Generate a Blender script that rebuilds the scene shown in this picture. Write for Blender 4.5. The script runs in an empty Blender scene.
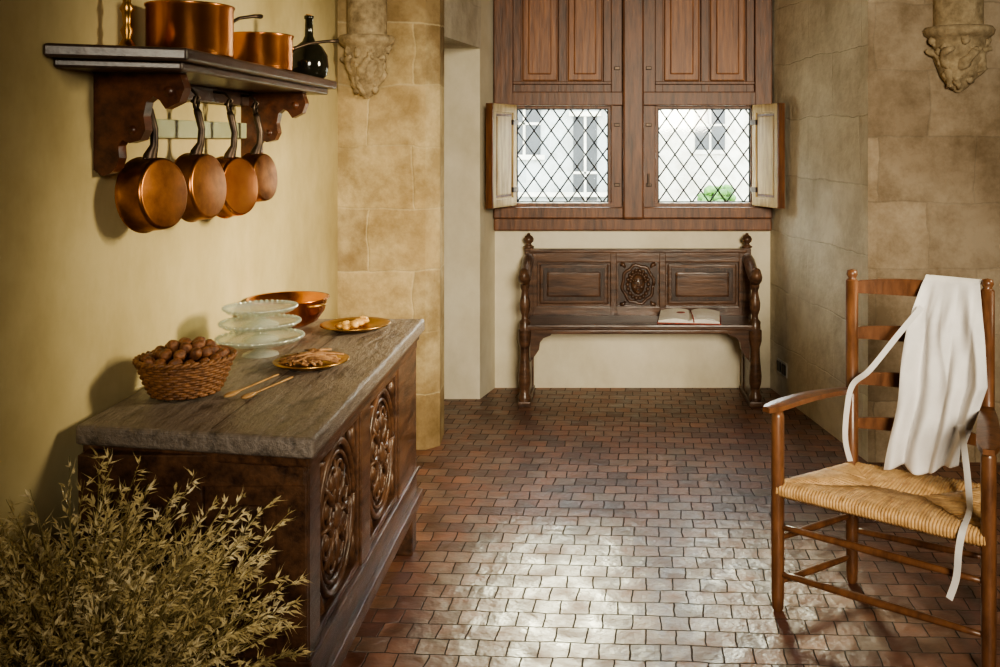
import bpy, bmesh, math, random
from mathutils import Vector, Matrix
random.seed(7)
S=bpy.context.scene
# ------------------------------------------------------------ materials
def newmat(name):
    m=bpy.data.materials.new(name); m.use_nodes=True
    nt=m.node_tree; b=nt.nodes['Principled BSDF']
    return m,nt,b
def N(nt,t,**k):
    n=nt.nodes.new(t)
    for a,v in k.items(): setattr(n,a,v)
    return n
def ramp(nt,stops):
    r=N(nt,'ShaderNodeValToRGB'); e=r.color_ramp.elements
    while len(e)<len(stops): e.new(0.5)
    for i,(p,c) in enumerate(stops):
        e[i].position=p; e[i].color=(c[0],c[1],c[2],1)
    return r
def coords(nt,scale=(1,1,1),rot=(0,0,0)):
    tc=N(nt,'ShaderNodeTexCoord'); mp=N(nt,'ShaderNodeMapping')
    mp.inputs['Scale'].default_value=scale; mp.inputs['Rotation'].default_value=rot
    nt.links.new(tc.outputs['Object'],mp.inputs['Vector']); return mp.outputs['Vector']
def noisy(name,c1,c2,scale=(8,8,8),rough=.5,metal=0,bump=.1,detail=6,c3=None,spec=.5,nscale=1.0,bdist=.01,coat=0,stain=0):
    m,nt,b=newmat(name); L=nt.links
    v=coords(nt,scale)
    n=N(nt,'ShaderNodeTexNoise'); n.inputs['Scale'].default_value=nscale; n.inputs['Detail'].default_value=detail
    n.inputs['Roughness'].default_value=.62
    L.new(v,n.inputs['Vector'])
    st=[(.32,c1),(.68,c2)] if c3 is None else [(.28,c1),(.5,c2),(.72,c3)]
    r=ramp(nt,st); L.new(n.outputs['Fac'],r.inputs['Fac']); out=r.outputs['Color']
    if stain:
        n2=N(nt,'ShaderNodeTexNoise'); n2.inputs['Scale'].default_value=1.1; n2.inputs['Detail'].default_value=7; n2.inputs['Roughness'].default_value=.7
        L.new(coords(nt,(1,1,.6)),n2.inputs['Vector'])
        r2=ramp(nt,[(.35,(1-stain,1-stain*1.1,1-stain*1.3)),(.6,(1,1,1))]); L.new(n2.outputs['Fac'],r2.inputs['Fac'])
        mm=N(nt,'ShaderNodeMix',data_type='RGBA',blend_type='MULTIPLY'); mm.inputs['Factor'].default_value=1
        L.new(out,mm.inputs['A']); L.new(r2.outputs['Color'],mm.inputs['B']); out=mm.outputs['Result']
    L.new(out,b.inputs['Base Color'])
    b.inputs['Roughness'].default_value=rough; b.inputs['Metallic'].default_value=metal
    b.inputs['Specular IOR Level'].default_value=spec
    b.inputs['Coat Weight'].default_value=coat
    if bump:
        bp=N(nt,'ShaderNodeBump'); bp.inputs['Strength'].default_value=bump; bp.inputs['Distance'].default_value=bdist
        L.new(n.outputs['Fac'],bp.inputs['Height']); L.new(bp.outputs['Normal'],b.inputs['Normal'])
    return m
def stone(name,c1,c2,cm,bw=.62,bh=.33,mortar=.006,blot=.5,rough=.9,bump=.35,patch=None,pm=.6):
    m,nt,b=newmat(name); L=nt.links
    tc=N(nt,'ShaderNodeTexCoord'); sp=N(nt,'ShaderNodeSeparateXYZ'); L.new(tc.outputs['Object'],sp.inputs[0])
    ad=N(nt,'ShaderNodeMath',operation='ADD'); L.new(sp.outputs['X'],ad.inputs[0]); L.new(sp.outputs['Y'],ad.inputs[1])
    cb=N(nt,'ShaderNodeCombineXYZ'); L.new(ad.outputs[0],cb.inputs['X']); L.new(sp.outputs['Z'],cb.inputs['Y'])
    br=N(nt,'ShaderNodeTexBrick'); br.inputs['Scale'].default_value=1
    br.inputs['Brick Width'].default_value=bw; br.inputs['Row Height'].default_value=bh
    br.inputs['Mortar Size'].default_value=mortar; br.inputs['Mortar Smooth'].default_value=1
    br.inputs['Color1'].default_value=(*c1,1); br.inputs['Color2'].default_value=(*c2,1); br.inputs['Mortar'].default_value=(*cm,1)
    br.inputs['Bias'].default_value=-.1
    nw=N(nt,'ShaderNodeTexNoise'); nw.inputs['Scale'].default_value=3.5; nw.inputs['Detail'].default_value=5
    L.new(tc.outputs['Object'],nw.inputs['Vector'])
    mx=N(nt,'ShaderNodeVectorMath',operation='MULTIPLY_ADD'); mx.inputs[1].default_value=(.085,.065,.03)
    L.new(nw.outputs['Color'],mx.inputs[0]); L.new(cb.outputs[0],mx.inputs[2]); L.new(mx.outputs[0],br.inputs['Vector'])
    n=N(nt,'ShaderNodeTexNoise'); n.inputs['Scale'].default_value=2.6; n.inputs['Detail'].default_value=11; n.inputs['Roughness'].default_value=.74
    L.new(tc.outputs['Object'],n.inputs['Vector'])
    r=ramp(nt,[(.38,(1-blot,1-blot*1.1,1-blot*1.25)),(.58,(1.0,1.0,1.0))]); L.new(n.outputs['Fac'],r.inputs['Fac'])
    base=br.outputs['Color']
    if patch:
        np_=N(nt,'ShaderNodeTexNoise'); np_.inputs['Scale'].default_value=1.7; np_.inputs['Detail'].default_value=8; np_.inputs['Roughness'].default_value=.6
        L.new(cb.outputs[0],np_.inputs['Vector'])
        rp=ramp(nt,[(.44,(0,0,0)),(.58,(pm,pm,pm))]); L.new(np_.outputs['Fac'],rp.inputs['Fac'])
        mp_=N(nt,'ShaderNodeMix',data_type='RGBA'); L.new(rp.outputs['Color'],mp_.inputs['Factor']); L.new(base,mp_.inputs['A']); mp_.inputs['B'].default_value=(*patch,1)
        base=mp_.outputs['Result']
    mm=N(nt,'ShaderNodeMix',data_type='RGBA',blend_type='MULTIPLY'); mm.inputs['Factor'].default_value=1
    L.new(base,mm.inputs['A']); L.new(r.outputs['Color'],mm.inputs['B'])
    L.new(mm.outputs['Result'],b.inputs['Base Color']); b.inputs['Roughness'].default_value=rough
    b.inputs['Specular IOR Level'].default_value=.2
    n2=N(nt,'ShaderNodeTexNoise'); n2.inputs['Scale'].default_value=22; n2.inputs['Detail'].default_value=8; L.new(tc.outputs['Object'],n2.inputs['Vector'])
    ma=N(nt,'ShaderNodeMath',operation='MULTIPLY_ADD'); ma.inputs[1].default_value=-.6; L.new(br.outputs['Fac'],ma.inputs[0]); L.new(n2.outputs['Fac'],ma.inputs[2])
    bp=N(nt,'ShaderNodeBump'); bp.inputs['Strength'].default_value=bump; bp.inputs['Distance'].default_value=.015
    L.new(ma.outputs[0],bp.inputs['Height']); L.new(bp.outputs['Normal'],b.inputs['Normal'])
    return m
def tiles():
    m,nt,b=newmat('terracotta_tiles'); L=nt.links
    v=coords(nt,(1,1,1),(0,0,math.radians(3)))
    br=N(nt,'ShaderNodeTexBrick'); br.inputs['Scale'].default_value=1
    br.inputs['Brick Width'].default_value=.090; br.inputs['Row Height'].default_value=.086
    br.inputs['Mortar Size'].default_value=.0026; br.inputs['Mortar Smooth'].default_value=.5
    br.inputs['Color1'].default_value=(0,0,0,1); br.inputs['Color2'].default_value=(1,1,1,1); br.inputs['Mortar'].default_value=(.5,.5,.5,1)
    nw=N(nt,'ShaderNodeTexNoise'); nw.inputs['Scale'].default_value=8; nw.inputs['Detail'].default_value=4; L.new(v,nw.inputs['Vector'])
    mx=N(nt,'ShaderNodeVectorMath',operation='MULTIPLY_ADD'); mx.inputs[1].default_value=(.024,.024,0)
    L.new(nw.outputs['Color'],mx.inputs[0]); L.new(v,mx.inputs[2]); L.new(mx.outputs[0],br.inputs['Vector'])
    col=ramp(nt,[(0,(.105,.044,.030)),(.35,(.185,.076,.046)),(.7,(.25,.112,.064)),(1,(.20,.125,.090))])
    L.new(br.outputs['Color'],col.inputs['Fac'])
    n=N(nt,'ShaderNodeTexNoise'); n.inputs['Scale'].default_value=10; n.inputs['Detail'].default_value=9; L.new(v,n.inputs['Vector'])
    r=ramp(nt,[(.3,(.5,.5,.5)),(.7,(1.3,1.3,1.3))]); L.new(n.outputs['Fac'],r.inputs['Fac'])
    mm=N(nt,'ShaderNodeMix',data_type='RGBA',blend_type='MULTIPLY'); mm.inputs['Factor'].default_value=1
    L.new(col.outputs['Color'],mm.inputs['A']); L.new(r.outputs['Color'],mm.inputs['B'])
    m2=N(nt,'ShaderNodeMix',data_type='RGBA'); L.new(br.outputs['Fac'],m2.inputs['Factor']); L.new(mm.outputs['Result'],m2.inputs['A']); m2.inputs['B'].default_value=(.040,.027,.020,1)
    L.new(m2.outputs['Result'],b.inputs['Base Color'])
    mr=N(nt,'ShaderNodeMapRange'); mr.inputs['From Min'].default_value=.3; mr.inputs['From Max'].default_value=.7; mr.inputs['To Min'].default_value=.30; mr.inputs['To Max'].default_value=.54
    L.new(n.outputs['Fac'],mr.inputs['Value'])
    ra=N(nt,'ShaderNodeMath',operation='MULTIPLY_ADD'); ra.inputs[1].default_value=.5; L.new(br.outputs['Fac'],ra.inputs[0]); L.new(mr.outputs['Result'],ra.inputs[2])
    L.new(ra.outputs[0],b.inputs['Roughness'])
    b.inputs['Specular IOR Level'].default_value=.75
    n3=N(nt,'ShaderNodeTexNoise'); n3.inputs['Scale'].default_value=13; n3.inputs['Detail'].default_value=3; L.new(v,n3.inputs['Vector'])
    h=N(nt,'ShaderNodeMath',operation='MULTIPLY_ADD'); h.inputs[1].default_value=-.9; L.new(br.outputs['Fac'],h.inputs[0]); L.new(n3.outputs['Fac'],h.inputs[2])
    h2=N(nt,'ShaderNodeMath',operation='MULTIPLY_ADD'); h2.inputs[1].default_value=.35; L.new(br.outputs['Color'],h2.inputs[0]); L.new(h.outputs[0],h2.inputs[2])
    bp=N(nt,'ShaderNodeBump'); bp.inputs['Strength'].default_value=.85; bp.inputs['Distance'].default_value=.009
    L.new(h2.outputs[0],bp.inputs['Height']); L.new(bp.outputs['Normal'],b.inputs['Normal'])
    return m
M={}
M['tiles']=tiles()
M['plaster']=noisy('warm_plaster',(.47,.385,.20),(.60,.505,.285),(1,1,1),.85,0,.3,9,nscale=2.2,bdist=.008,spec=.2,stain=.24)
M['bay']=stone('limewash_stone',(.66,.60,.47),(.56,.50,.39),(.56,.50,.39),.55,.33,.005,.26,bump=.45,patch=(.71,.66,.54),pm=.85)
M['white']=noisy('cream_limewash',(.72,.65,.48),(.86,.80,.64),(1,1,1),.9,0,.25,8,nscale=2.5,spec=.2,stain=.2)
M['stone']=stone('tan_stone',(.60,.46,.25),(.26,.175,.085),(.60,.49,.30),.44,.30,.007,.42,patch=(.66,.54,.32),pm=.75)
M['stoneR']=stone('brown_stone',(.44,.35,.245),(.27,.205,.135),(.30,.24,.165),.46,.31,.006,.42,patch=(.44,.36,.26),pm=.6)
M['corbel']=noisy('corbel_stone',(.22,.165,.095),(.50,.40,.255),(1,1,1),.9,0,.6,8,nscale=22,spec=.2)
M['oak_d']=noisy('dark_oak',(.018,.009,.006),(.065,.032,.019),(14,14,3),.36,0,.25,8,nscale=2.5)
M['bench']=noisy('bench_oak',(.034,.017,.011),(.15,.078,.044),(2,14,14),.28,0,.2,8,nscale=2.5)
M['chest']=noisy('chest_oak',(.026,.012,.007),(.125,.059,.029),(10,2.2,10),.32,0,.4,9,nscale=3)
M['chesttop']=noisy('chest_top_oak',(.038,.030,.026),(.22,.18,.15),(9,2.5,9),.34,0,1.0,12,nscale=3,c3=(.105,.083,.068),bdist=.014)
M['win']=noisy('window_oak',(.065,.025,.010),(.20,.078,.028),(16,16,2),.45,0,.2,8,nscale=2.5)
M['winp']=noisy('panel_oak',(.13,.046,.015),(.34,.138,.044),(20,20,1.6),.45,0,.2,8,nscale=2.5)
M['shut']=noisy('pale_shutter',(.30,.19,.07),(.58,.43,.19),(16,16,2),.5,0,.15,8,nscale=2.5)
M['chair']=noisy('chair_wood',(.075,.031,.014),(.20,.086,.038),(10,10,3),.30,0,.12,8,nscale=3)
M['shelf']=noisy('shelf_wood',(.035,.012,.007),(.13,.045,.020),(10,2,10),.30,0,.15,8,nscale=3)
M['shelftop']=noisy('shelf_board',(.028,.017,.013),(.075,.045,.034),(12,2,12),.32,0,.15,8,nscale=3)
M['rail']=noisy('rail_paint',(.26,.27,.16),(.36,.37,.24),(4,4,4),.5,0,.1)
M['copper']=noisy('copper',(.50,.17,.055),(.85,.38,.15),(5,5,5),.25,1,.06,4)
M['copperd']=noisy('aged_copper',(.14,.052,.020),(.54,.23,.085),(9,9,9),.32,1,.06,6)
M['brass']=noisy('brass',(.38,.20,.06),(.70,.43,.16),(9,9,9),.3,1,.05,4)
M['iron']=noisy('iron',(.03,.022,.018),(.10,.07,.05),(20,20,20),.42,.8,.1)
M['lead']=noisy('lead',(.015,.016,.018),(.04,.04,.045),(20,20,20),.6,.3,.1)
M['wicker']=noisy('wicker',(.09,.035,.012),(.28,.125,.048),(60,60,60),.5,0,.2)
M['nut']=noisy('nut_shell',(.07,.024,.010),(.28,.115,.048),(70,70,70),.45,0,.6)
M['fruit']=noisy('dried_fruit',(.42,.20,.05),(.72,.46,.16),(40,40,40),.5,0,.2)
M['pod']=noisy('pods',(.14,.06,.025),(.42,.23,.10),(60,60,60),.55,0,.3)
M['spoon']=noisy('spoon_wood',(.30,.16,.06),(.5,.3,.13),(8,40,40),.5,0,.1)
M['oat']=noisy('oat_heads',(.14,.105,.035),(.58,.46,.21),(11,11,11),.7,0,.0,c3=(.95,.83,.54))
M['stem']=noisy('oat_stems',(.09,.076,.022),(.38,.30,.11),(9,9,9),.7,0,.0)
M['rush']=noisy('rush',(.40,.22,.085),(.74,.48,.22),(30,30,30),.5,0,.3)
M['cloth']=noisy('linen',(.74,.72,.70),(.86,.84,.82),(10,10,10),.9,0,.25,spec=.1)
M['page']=noisy('paper',(.78,.74,.64),(.86,.83,.75),(20,20,20),.8,0,.02,spec=.2)
M['ink']=noisy('ink',(.10,.04,.03),(.45,.08,.05),(90,90,90),.8,0,0)
M['bottle']=noisy('dark_glass',(.006,.006,.004),(.015,.014,.008),(4,4,4),.08,0,0)
M['black']=noisy('black_plastic',(.01,.01,.01),(.02,.02,.02),(4,4,4),.4,0,0)
M['socket']=noisy('socket_white',(.5,.5,.48),(.6,.6,.58),(4,4,4),.4,0,0)
M['facade']=stone('facade_stone',(.30,.32,.32),(.22,.24,.25),(.34,.35,.35),.8,.4,.01,.3)
M['facade2']=stone('rendered_facade',(.52,.50,.45),(.45,.44,.40),(.54,.52,.48),.8,.4,.01,.3)
M['roof']=noisy('slate',(.04,.045,.06),(.09,.09,.11),(6,6,6),.6,0,.1)
M['dark']=noisy('window_dark',(.012,.014,.018),(.03,.034,.04),(3,3,3),.3,0,0)
M['leaf']=noisy('foliage',(.012,.05,.005),(.06,.16,.015),(5,5,5),.7,0,.5)
M['gravel']=noisy('gravel',(.28,.26,.21),(.38,.36,.29),(9,9,9),.9,0,.2)
M['ceil']=noisy('ceiling_plaster',(.35,.27,.18),(.45,.36,.25),(2,2,2),.9,0,.1)
M['terra']=noisy('pot_clay',(.10,.045,.02),(.2,.09,.045),(10,10,10),.7,0,.2)
def glassmat(name,col,fac,diff=0):
    m=bpy.data.materials.new(name); m.use_nodes=True; nt=m.node_tree; nt.nodes.clear(); L=nt.links
    o=N(nt,'ShaderNodeOutputMaterial'); t=N(nt,'ShaderNodeBsdfTransparent'); g=N(nt,'ShaderNodeBsdfGlossy'); mx=N(nt,'ShaderNodeMixShader')
    t.inputs[0].default_value=(*col,1); g.inputs['Roughness'].default_value=.06; mx.inputs[0].default_value=fac
    L.new(t.outputs[0],mx.inputs[1]); L.new(g.outputs[0],mx.inputs[2]); last=mx
    if diff:
        d=N(nt,'ShaderNodeBsdfDiffuse'); d.inputs[0].default_value=(.85,.88,.80,1); m2=N(nt,'ShaderNodeMixShader'); m2.inputs[0].default_value=diff
        L.new(mx.outputs[0],m2.inputs[1]); L.new(d.outputs[0],m2.inputs[2]); last=m2
    L.new(last.outputs[0],o.inputs[0]); return m
M['pane']=glassmat('window_glass',(.95,.97,.96),.05)
M['glass']=glassmat('pressed_glass',(.90,.94,.88),.28,.20)

# ------------------------------------------------------------ builder
JR=random.Random(3)
class B:
    def __init__(s,name): s.n=name; s.v=[]; s.f=[]; s.m=[]; s.sm=[]; s.mats=[]
    def mi(s,k):
        if k not in s.mats: s.mats.append(k)
        return s.mats.index(k)
    def add(s,vs,fs,mat,smooth=False,T=None):
        o=len(s.v)
        for p in vs:
            p=Vector(p)
            if T is not None: p=T@p
            s.v.append(p)
        i=s.mi(mat)
        for f in fs: s.f.append([a+o for a in f]); s.m.append(i); s.sm.append(smooth)
    def box(s,lo,hi,mat,T=None,bev=0.0):
        x0,y0,z0=lo; x1,y1,z1=hi
        if bev>0:
            j=lambda: JR.uniform(.0001,.0011)
            x0+=j();x1-=j();y0+=j();y1-=j();z0+=j();z1-=j()
            bm=bmesh.new(); bmesh.ops.create_cube(bm,size=1)
            for v in bm.verts: v.co=Vector(((x0+x1)/2+v.co.x*(x1-x0),(y0+y1)/2+v.co.y*(y1-y0),(z0+z1)/2+v.co.z*(z1-z0)))
            bmesh.ops.bevel(bm,geom=bm.edges[:],offset=bev,segments=2,profile=.6,affect='EDGES')
            bm.verts.index_update()
            s.add([v.co.copy() for v in bm.verts],[[v.index for v in f.verts] for f in bm.faces],mat,False,T); bm.free(); return
        s.add([(x0,y0,z0),(x1,y0,z0),(x1,y1,z0),(x0,y1,z0),(x0,y0,z1),(x1,y0,z1),(x1,y1,z1),(x0,y1,z1)],
              [(0,3,2,1),(4,5,6,7),(0,1,5,4),(1,2,6,5),(2,3,7,6),(3,0,4,7)],mat,False,T)
    def prism(s,poly,z0,z1,mat,T=None,smooth=False):
        n=len(poly)
        vs=[(p[0],p[1],z0) for p in poly]+[(p[0],p[1],z1) for p in poly]
        fs=[list(range(n))[::-1],list(range(n,2*n))]+[(i,(i+1)%n,n+(i+1)%n,n+i) for i in range(n)]
        s.add(vs,fs,mat,smooth,T)
    def lathe(s,prof,mat,T=None,segs=32,a0=0,a1=2*math.pi):
        full=abs(a1-a0-2*math.pi)<1e-6; k=segs if full else segs+1
        vs=[];fs=[]
        for (r,z) in prof:
            for i in range(k):
                a=a0+(a1-a0)*i/segs; vs.append((r*math.cos(a),r*math.sin(a),z))
        for j in range(len(prof)-1):
            for i in range(segs):
                i2=(i+1)%k if full else i+1
                fs.append((j*k+i,j*k+i2,(j+1)*k+i2,(j+1)*k+i))
        s.add(vs,fs,mat,True,T)
    def tube(s,pts,rad,mat,segs=8,T=None,flat=None):
        pts=[Vector(p) for p in pts]; n=len(pts)
        if not hasattr(rad,'__len__'): rad=[rad]*n
        vs=[];fs=[]; up=None
        for i,p in enumerate(pts):
            t=(pts[min(i+1,n-1)]-pts[max(i-1,0)])
            if t.length<1e-9: t=Vector((0,0,1))
            t.normalize()
            if up is None:
                up=Vector((0,0,1)) if abs(t.z)<.9 else Vector((0,1,0))
            a=up-t*up.dot(t); 
            if a.length<1e-6: a=t.orthogonal()
            a.normalize(); up=a; b=t.cross(a)
            for k in range(segs):
                an=2*math.pi*k/segs
                vs.append(p+a*math.cos(an)*rad[i]*(flat or 1)+b*math.sin(an)*rad[i])
        for i in range(n-1):
            for k in range(segs):
                k2=(k+1)%segs; fs.append((i*segs+k,i*segs+k2,(i+1)*segs+k2,(i+1)*segs+k))
        fs.append(list(range(segs))[::-1]); fs.append([(n-1)*segs+k for k in range(segs)])
        s.add(vs,fs,mat,True,T)
    def ball(s,c,r,mat,seg=10,rings=7,T=None,jit=0):
        if not hasattr(r,'__len__'): r=(r,r,r)
        vs=[(0,0,1)]; fs=[]
        for j in range(1,rings):
            ph=math.pi*j/rings
            for i in range(seg):
                a=2*math.pi*i/seg; q=1+random.uniform(-jit,jit)
                vs.append((math.sin(ph)*math.cos(a)*q,math.sin(ph)*math.sin(a)*q,math.cos(ph)*q))
        vs.append((0,0,-1)); e=len(vs)-1
        for i in range(seg):
            fs.append((0,1+i,1+(i+1)%seg)); fs.append((e,1+(rings-2)*seg+(i+1)%seg,1+(rings-2)*seg+i))
        for j in range(rings-2):
            for i in range(seg):
                fs.append((1+j*seg+i,1+(j+1)*seg+i,1+(j+1)*seg+(i+1)%seg,1+j*seg+(i+1)%seg))
        vs=[(c[0]+v[0]*r[0],c[1]+v[1]*r[1],c[2]+v[2]*r[2]) for v in vs]
        s.add(vs,fs,mat,True,T)
    def grid(s,fn,nu,nv,mat,smooth=True,T=None):
        vs=[fn(i/nu,j/nv) for j in range(nv+1) for i in range(nu+1)]
        fs=[(j*(nu+1)+i,j*(nu+1)+i+1,(j+1)*(nu+1)+i+1,(j+1)*(nu+1)+i) for j in range(nv) for i in range(nu)]
        s.add(vs,fs,mat,smooth,T)
    def done(s,recalc=True,mods=None):
        me=bpy.data.meshes.new(s.n); me.from_pydata([tuple(v) for v in s.v],[],s.f)
        for k in s.mats: me.materials.append(M[k])
        me.polygons.foreach_set('material_index',s.m); me.polygons.foreach_set('use_smooth',s.sm)
        if recalc:
            bm=bmesh.new(); bm.from_mesh(me); bmesh.ops.recalc_face_normals(bm,faces=bm.faces[:]); bm.to_mesh(me); bm.free()
        me.update(); ob=bpy.data.objects.new(s.n,me); S.collection.objects.link(ob); return ob
def TR(loc,rot=(0,0,0)):
    from mathutils import Euler
    return Matrix.Translation(loc)@Euler(rot).to_matrix().to_4x4()
def frameM(o,ux,uy,uz):
    m=Matrix.Identity(4)
    for i in range(3):
        m[i][0]=ux[i]; m[i][1]=uy[i]; m[i][2]=uz[i]; m[i][3]=o[i]
    return m

# ------------------------------------------------------------ room shell
CZ=3.2; WX=-1.27
b=B('floor'); b.box((-1.9,-2.3,-.12),(3.2,6.12,0),'tiles'); b.done()
b=B('ceiling'); b.box((-1.9,-2.3,CZ),(3.2,6.12,CZ+.2),'ceil'); b.done()
b=B('wall_left'); b.box((-1.6,-2.3,0),(WX,4.6,CZ),'plaster'); b.done()
b=B('wall_back'); b.box((-1.27,-2.3,0),(2.8,-2.0,CZ),'plaster'); b.done()
b=B('wall_right'); b.box((2.8,-2.3,0),(3.15,4.42,CZ),'stoneR'); b.done()
b=B('wall_left_pier'); b.prism([(-1.8,4.6),(-.845,4.6),(-.785,4.66),(-.795,4.85),(-1.8,4.85)],0,CZ,'stone'); b.done()
b=B('wall_left_niche')
b.prism([(-1.8,4.85),(-.795,4.85),(-.69,5.5),(-1.8,5.5)],2.03,CZ,'bay')
b.prism([(-1.8,5.5),(-.695,5.5),(-.636,5.75),(-.636,6.1),(-1.8,6.1)],0,CZ,'white')
b.box((-1.8,4.85,0),(-1.5,5.5,2.03),'white'); b.done()
b=B('wall_right_pier'); b.prism([(1.247,4.42),(1.27,4.42),(3.15,4.42),(3.15,6.1),(1.03,6.1),(1.03,5.75)],0,CZ,'bay')
ob=b.done(); ob.data.materials.append(M['stoneR'])
for p in ob.data.polygons:
    if p.normal.y<-.9: p.material_index=1
b=B('wall_window'); b.box((-.64,5.75,0),(1.035,6.1,.96),'white'); b.box((-.64,5.75,2.74),(1.035,6.1,CZ),'white'); b.done()

# ------------------------------------------------------------ window
b=B('window_1')
b.box((-.636,5.69,.955),(1.03,5.90,1.03),'win',bev=.008)
b.box((-.636,5.66,1.03),(1.03,5.90,1.10),'win',bev=.008)
b.box((-.636,5.67,1.09),(-.52,5.88,2.76),'win',bev=.006)
b.box((.925,5.67,1.09),(1.03,5.88,2.76),'win',bev=.006)
b.box((.065,5.70,1.09),(.335,5.88,2.76),'win',bev=.006)
b.box((.135,5.63,1.03),(.262,5.75,2.76),'win',bev=.012)
b.box((-.53,5.70,1.09),(.935,5.86,1.122),'win')
b.box((-.63,5.675,1.705),(1.025,5.86,1.79),'win',bev=.006)
b.box((-.636,5.64,2.68),(1.03,5.9,2.78),'win',bev=.006)
for (x0,x1) in ((-.525,.070),(.330,.930)):
    b.box((x0-.01,5.745,1.700),(x1+.01,5.80,2.70),'winp')
    w=x1-x0
    b.box((x0,5.712,1.78),(x1,5.75,1.845),'win',bev=.004)
    b.box((x0,5.690,1.832),(x1,5.75,1.852),'win',bev=.004)
    for xx,ww in ((0,.05),(w*.46,w*.085),(w-.05,.05)):
        b.box((x0+xx,5.711,1.78),(x0+xx+ww,5.75,2.70),'win',bev=.004)
    for (pa,pb) in ((.05,w*.46),(w*.545,w-.05)):
        xa,xb=x0+pa,x0+pb
        b.box((xa+.006,5.726,1.856),(xb-.006,5.75,2.69),'winp',bev=.008)
        b.box((xa+.042,5.716,1.895),(xb-.042,5.745,2.66),'winp',bev=.008)
for (x0,x1) in ((-.525,.070),(.330,.93)):
    for xx in (x0,x1-.020): b.box((xx,5.728,1.12),(xx+.020,5.80,1.706),'win')
    b.box((x0,5.73,1.69),(x1,5.80,1.712),'win')
for zz in (1.22,1.58,1.92,2.4):
    for xx in (.085,.275): b.box((xx,5.688,zz),(xx+.035,5.705,zz+.022),'iron',bev=.003)
b.box((.285,5.67,1.22),(.297,5.71,1.30),'iron',bev=.003)
def lattice(x0,x1,z0,z1,y,pw=.104,ph=.145,t=.0048):
    hw,hh=pw/2,ph/2; sl=hh/hw
    for sg in (1,-1):
        for k in range(-40,41):
            pts=[]
            for xx in (x0,x1):
                zz=z0+sg*sl*(xx-x0)+k*ph
                if z0<=zz<=z1: pts.append((xx,zz))
            for zz in (z0,z1):
                xx=x0+(zz-z0-k*ph)/(sg*sl)
                if x0<xx<x1: pts.append((xx,zz))
            if len(pts)>=2:
                pts.sort(); a,c=pts[0],pts[-1]
                if abs(a[0]-c[0])>.005:
                    b.tube([(a[0],y,a[1]),(c[0],y,c[1])],t,'lead',6)
for (x0,x1) in ((-.504,.049),(.351,.909)):
    lattice(x0,x1,1.122,1.69,5.765)
    for q in (x0,x1): b.box((q-.006,5.755,1.12),(q+.006,5.775,1.69),'lead')
    for q in (1.124,1.688): b.box((x0,5.755,q-.005),(x1,5.775,q+.005),'lead')
    b.box((x0,5.7635,1.12),(x1,5.7665,1.69),'pane')
def shutter(h,e):
    h=Vector((*h,0)); e=Vector((*e,0)); u=(e-h); w=u.length; u.normalize(); n=Vector((0,0,1)).cross(u)
    T=frameM((h.x,h.y,1.11),u,n,Vector((0,0,1)))
    H=.60
    b.box((0,-.010,0),(w,.010,H),'shut',T)
    for (a,c,d,f) in ((0,w,0,.05),(0,w,H-.05,H),(0,.045,0,H),(w-.045,w,0,H)):
        b.box((a,-.020,d),(c,.020,f),'shut',T,bev=.003)
    b.box((.06,-.016,.07),(w-.06,.016,H-.07),'shut',T,bev=.006)
    b.box((.052,-.012,.058),(w-.052,.012,H-.058),'win',T)
    b.box((w-.008,-.021,0),(w+.004,.021,H),'win',T)
    for zz in (.08,H-.12): b.box((-.015,-.024,zz),(.05,.024,zz+.03),'iron',T)
shutter((-.515,5.68),(-.628,5.40)); shutter((.925,5.68),(1.03,5.40))
b.done()

# ------------------------------------------------------------ corbels
def corbel(name,cx,cy,zb,w,h):
    b=B(name); T=TR((cx,cy-.014,zb))
    b.box((-w*.40,0,h*.5),(w*.40,.012,CZ-zb-.004),'corbel',T)
    b.lathe([(w*.40,h*1.0),(w*.40,CZ-zb-.004)],'corbel',T,20,math.pi,2*math.pi)
    b.lathe([(w*.2,h),(w*.54,h),(w*.58,h*.95),(w*.56,h*.88),(w*.50,h*.84),(w*.44,h*.80),(w*.40,h*.5),(w*.30,h*.25),(w*.16,h*.08),(0.01,0)],'corbel',T,24,math.pi,2*math.pi)
    def pt(a,r,z,q):
        x,y=r*math.cos(a),r*math.sin(a)
        return (x,min(y,-q*1.25+.010),z)
    for i in range(5):
        a=math.pi+.06+(math.pi-.12)*(i+.5)/5
        pts=[];rr=[]
        for j in range(12):
            t=j/11; r=w*(.10+.36*t**.8)+ w*.05*math.sin(t*9+i); z=h*(.06+.72*t)
            if t>.75: z-=h*.25*(t-.75)*2; r+=w*.10*(t-.75)*2
            aa=a+.35*math.sin(t*5+i*1.7)
            q=w*(.035+.085*math.sin(math.pi*min(1,t*1.02))**1.2*(.7+.3*math.sin(j*2.1+i))); q=max(q,.004)
            pts.append(pt(aa,r,z,q)); rr.append(q)
        b.tube(pts,rr,'corbel',8,T)
    for i in range(46):
        a=random.uniform(math.pi+.15,2*math.pi-.15); z=random.uniform(.12,.80); r=w*(.16+.36*z)
        q=random.uniform(.035,.085)
        b.ball(pt(a,r,h*z,w*q),(w*q,w*q*.9,h*q),'corbel',8,6,T,.25)
    b.done()
corbel('carved_corbel',-1.125,4.60,1.70,.235,.30)
corbel('carved_corbel',1.66,4.42,1.72,.28,.30)

# ------------------------------------------------------------ outlet
b=B('wall_outlet')
u=Vector((1.03-1.247,5.75-4.42,0)).normalized(); n=Vector((-u.y,u.x,0)); 
p=Vector((1.247,4.42,0))+u*1.09
T=frameM((p.x,p.y,.13),u,n,Vector((0,0,1)))
b.box((-.04,0.001,0),(.12,.008,.085),'socket',T,bev=.003)
for k in (0,.08): b.box((-.03+k,.004,.012),(.03+k,.014,.073),'black',T,bev=.004)
b.done()

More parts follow.
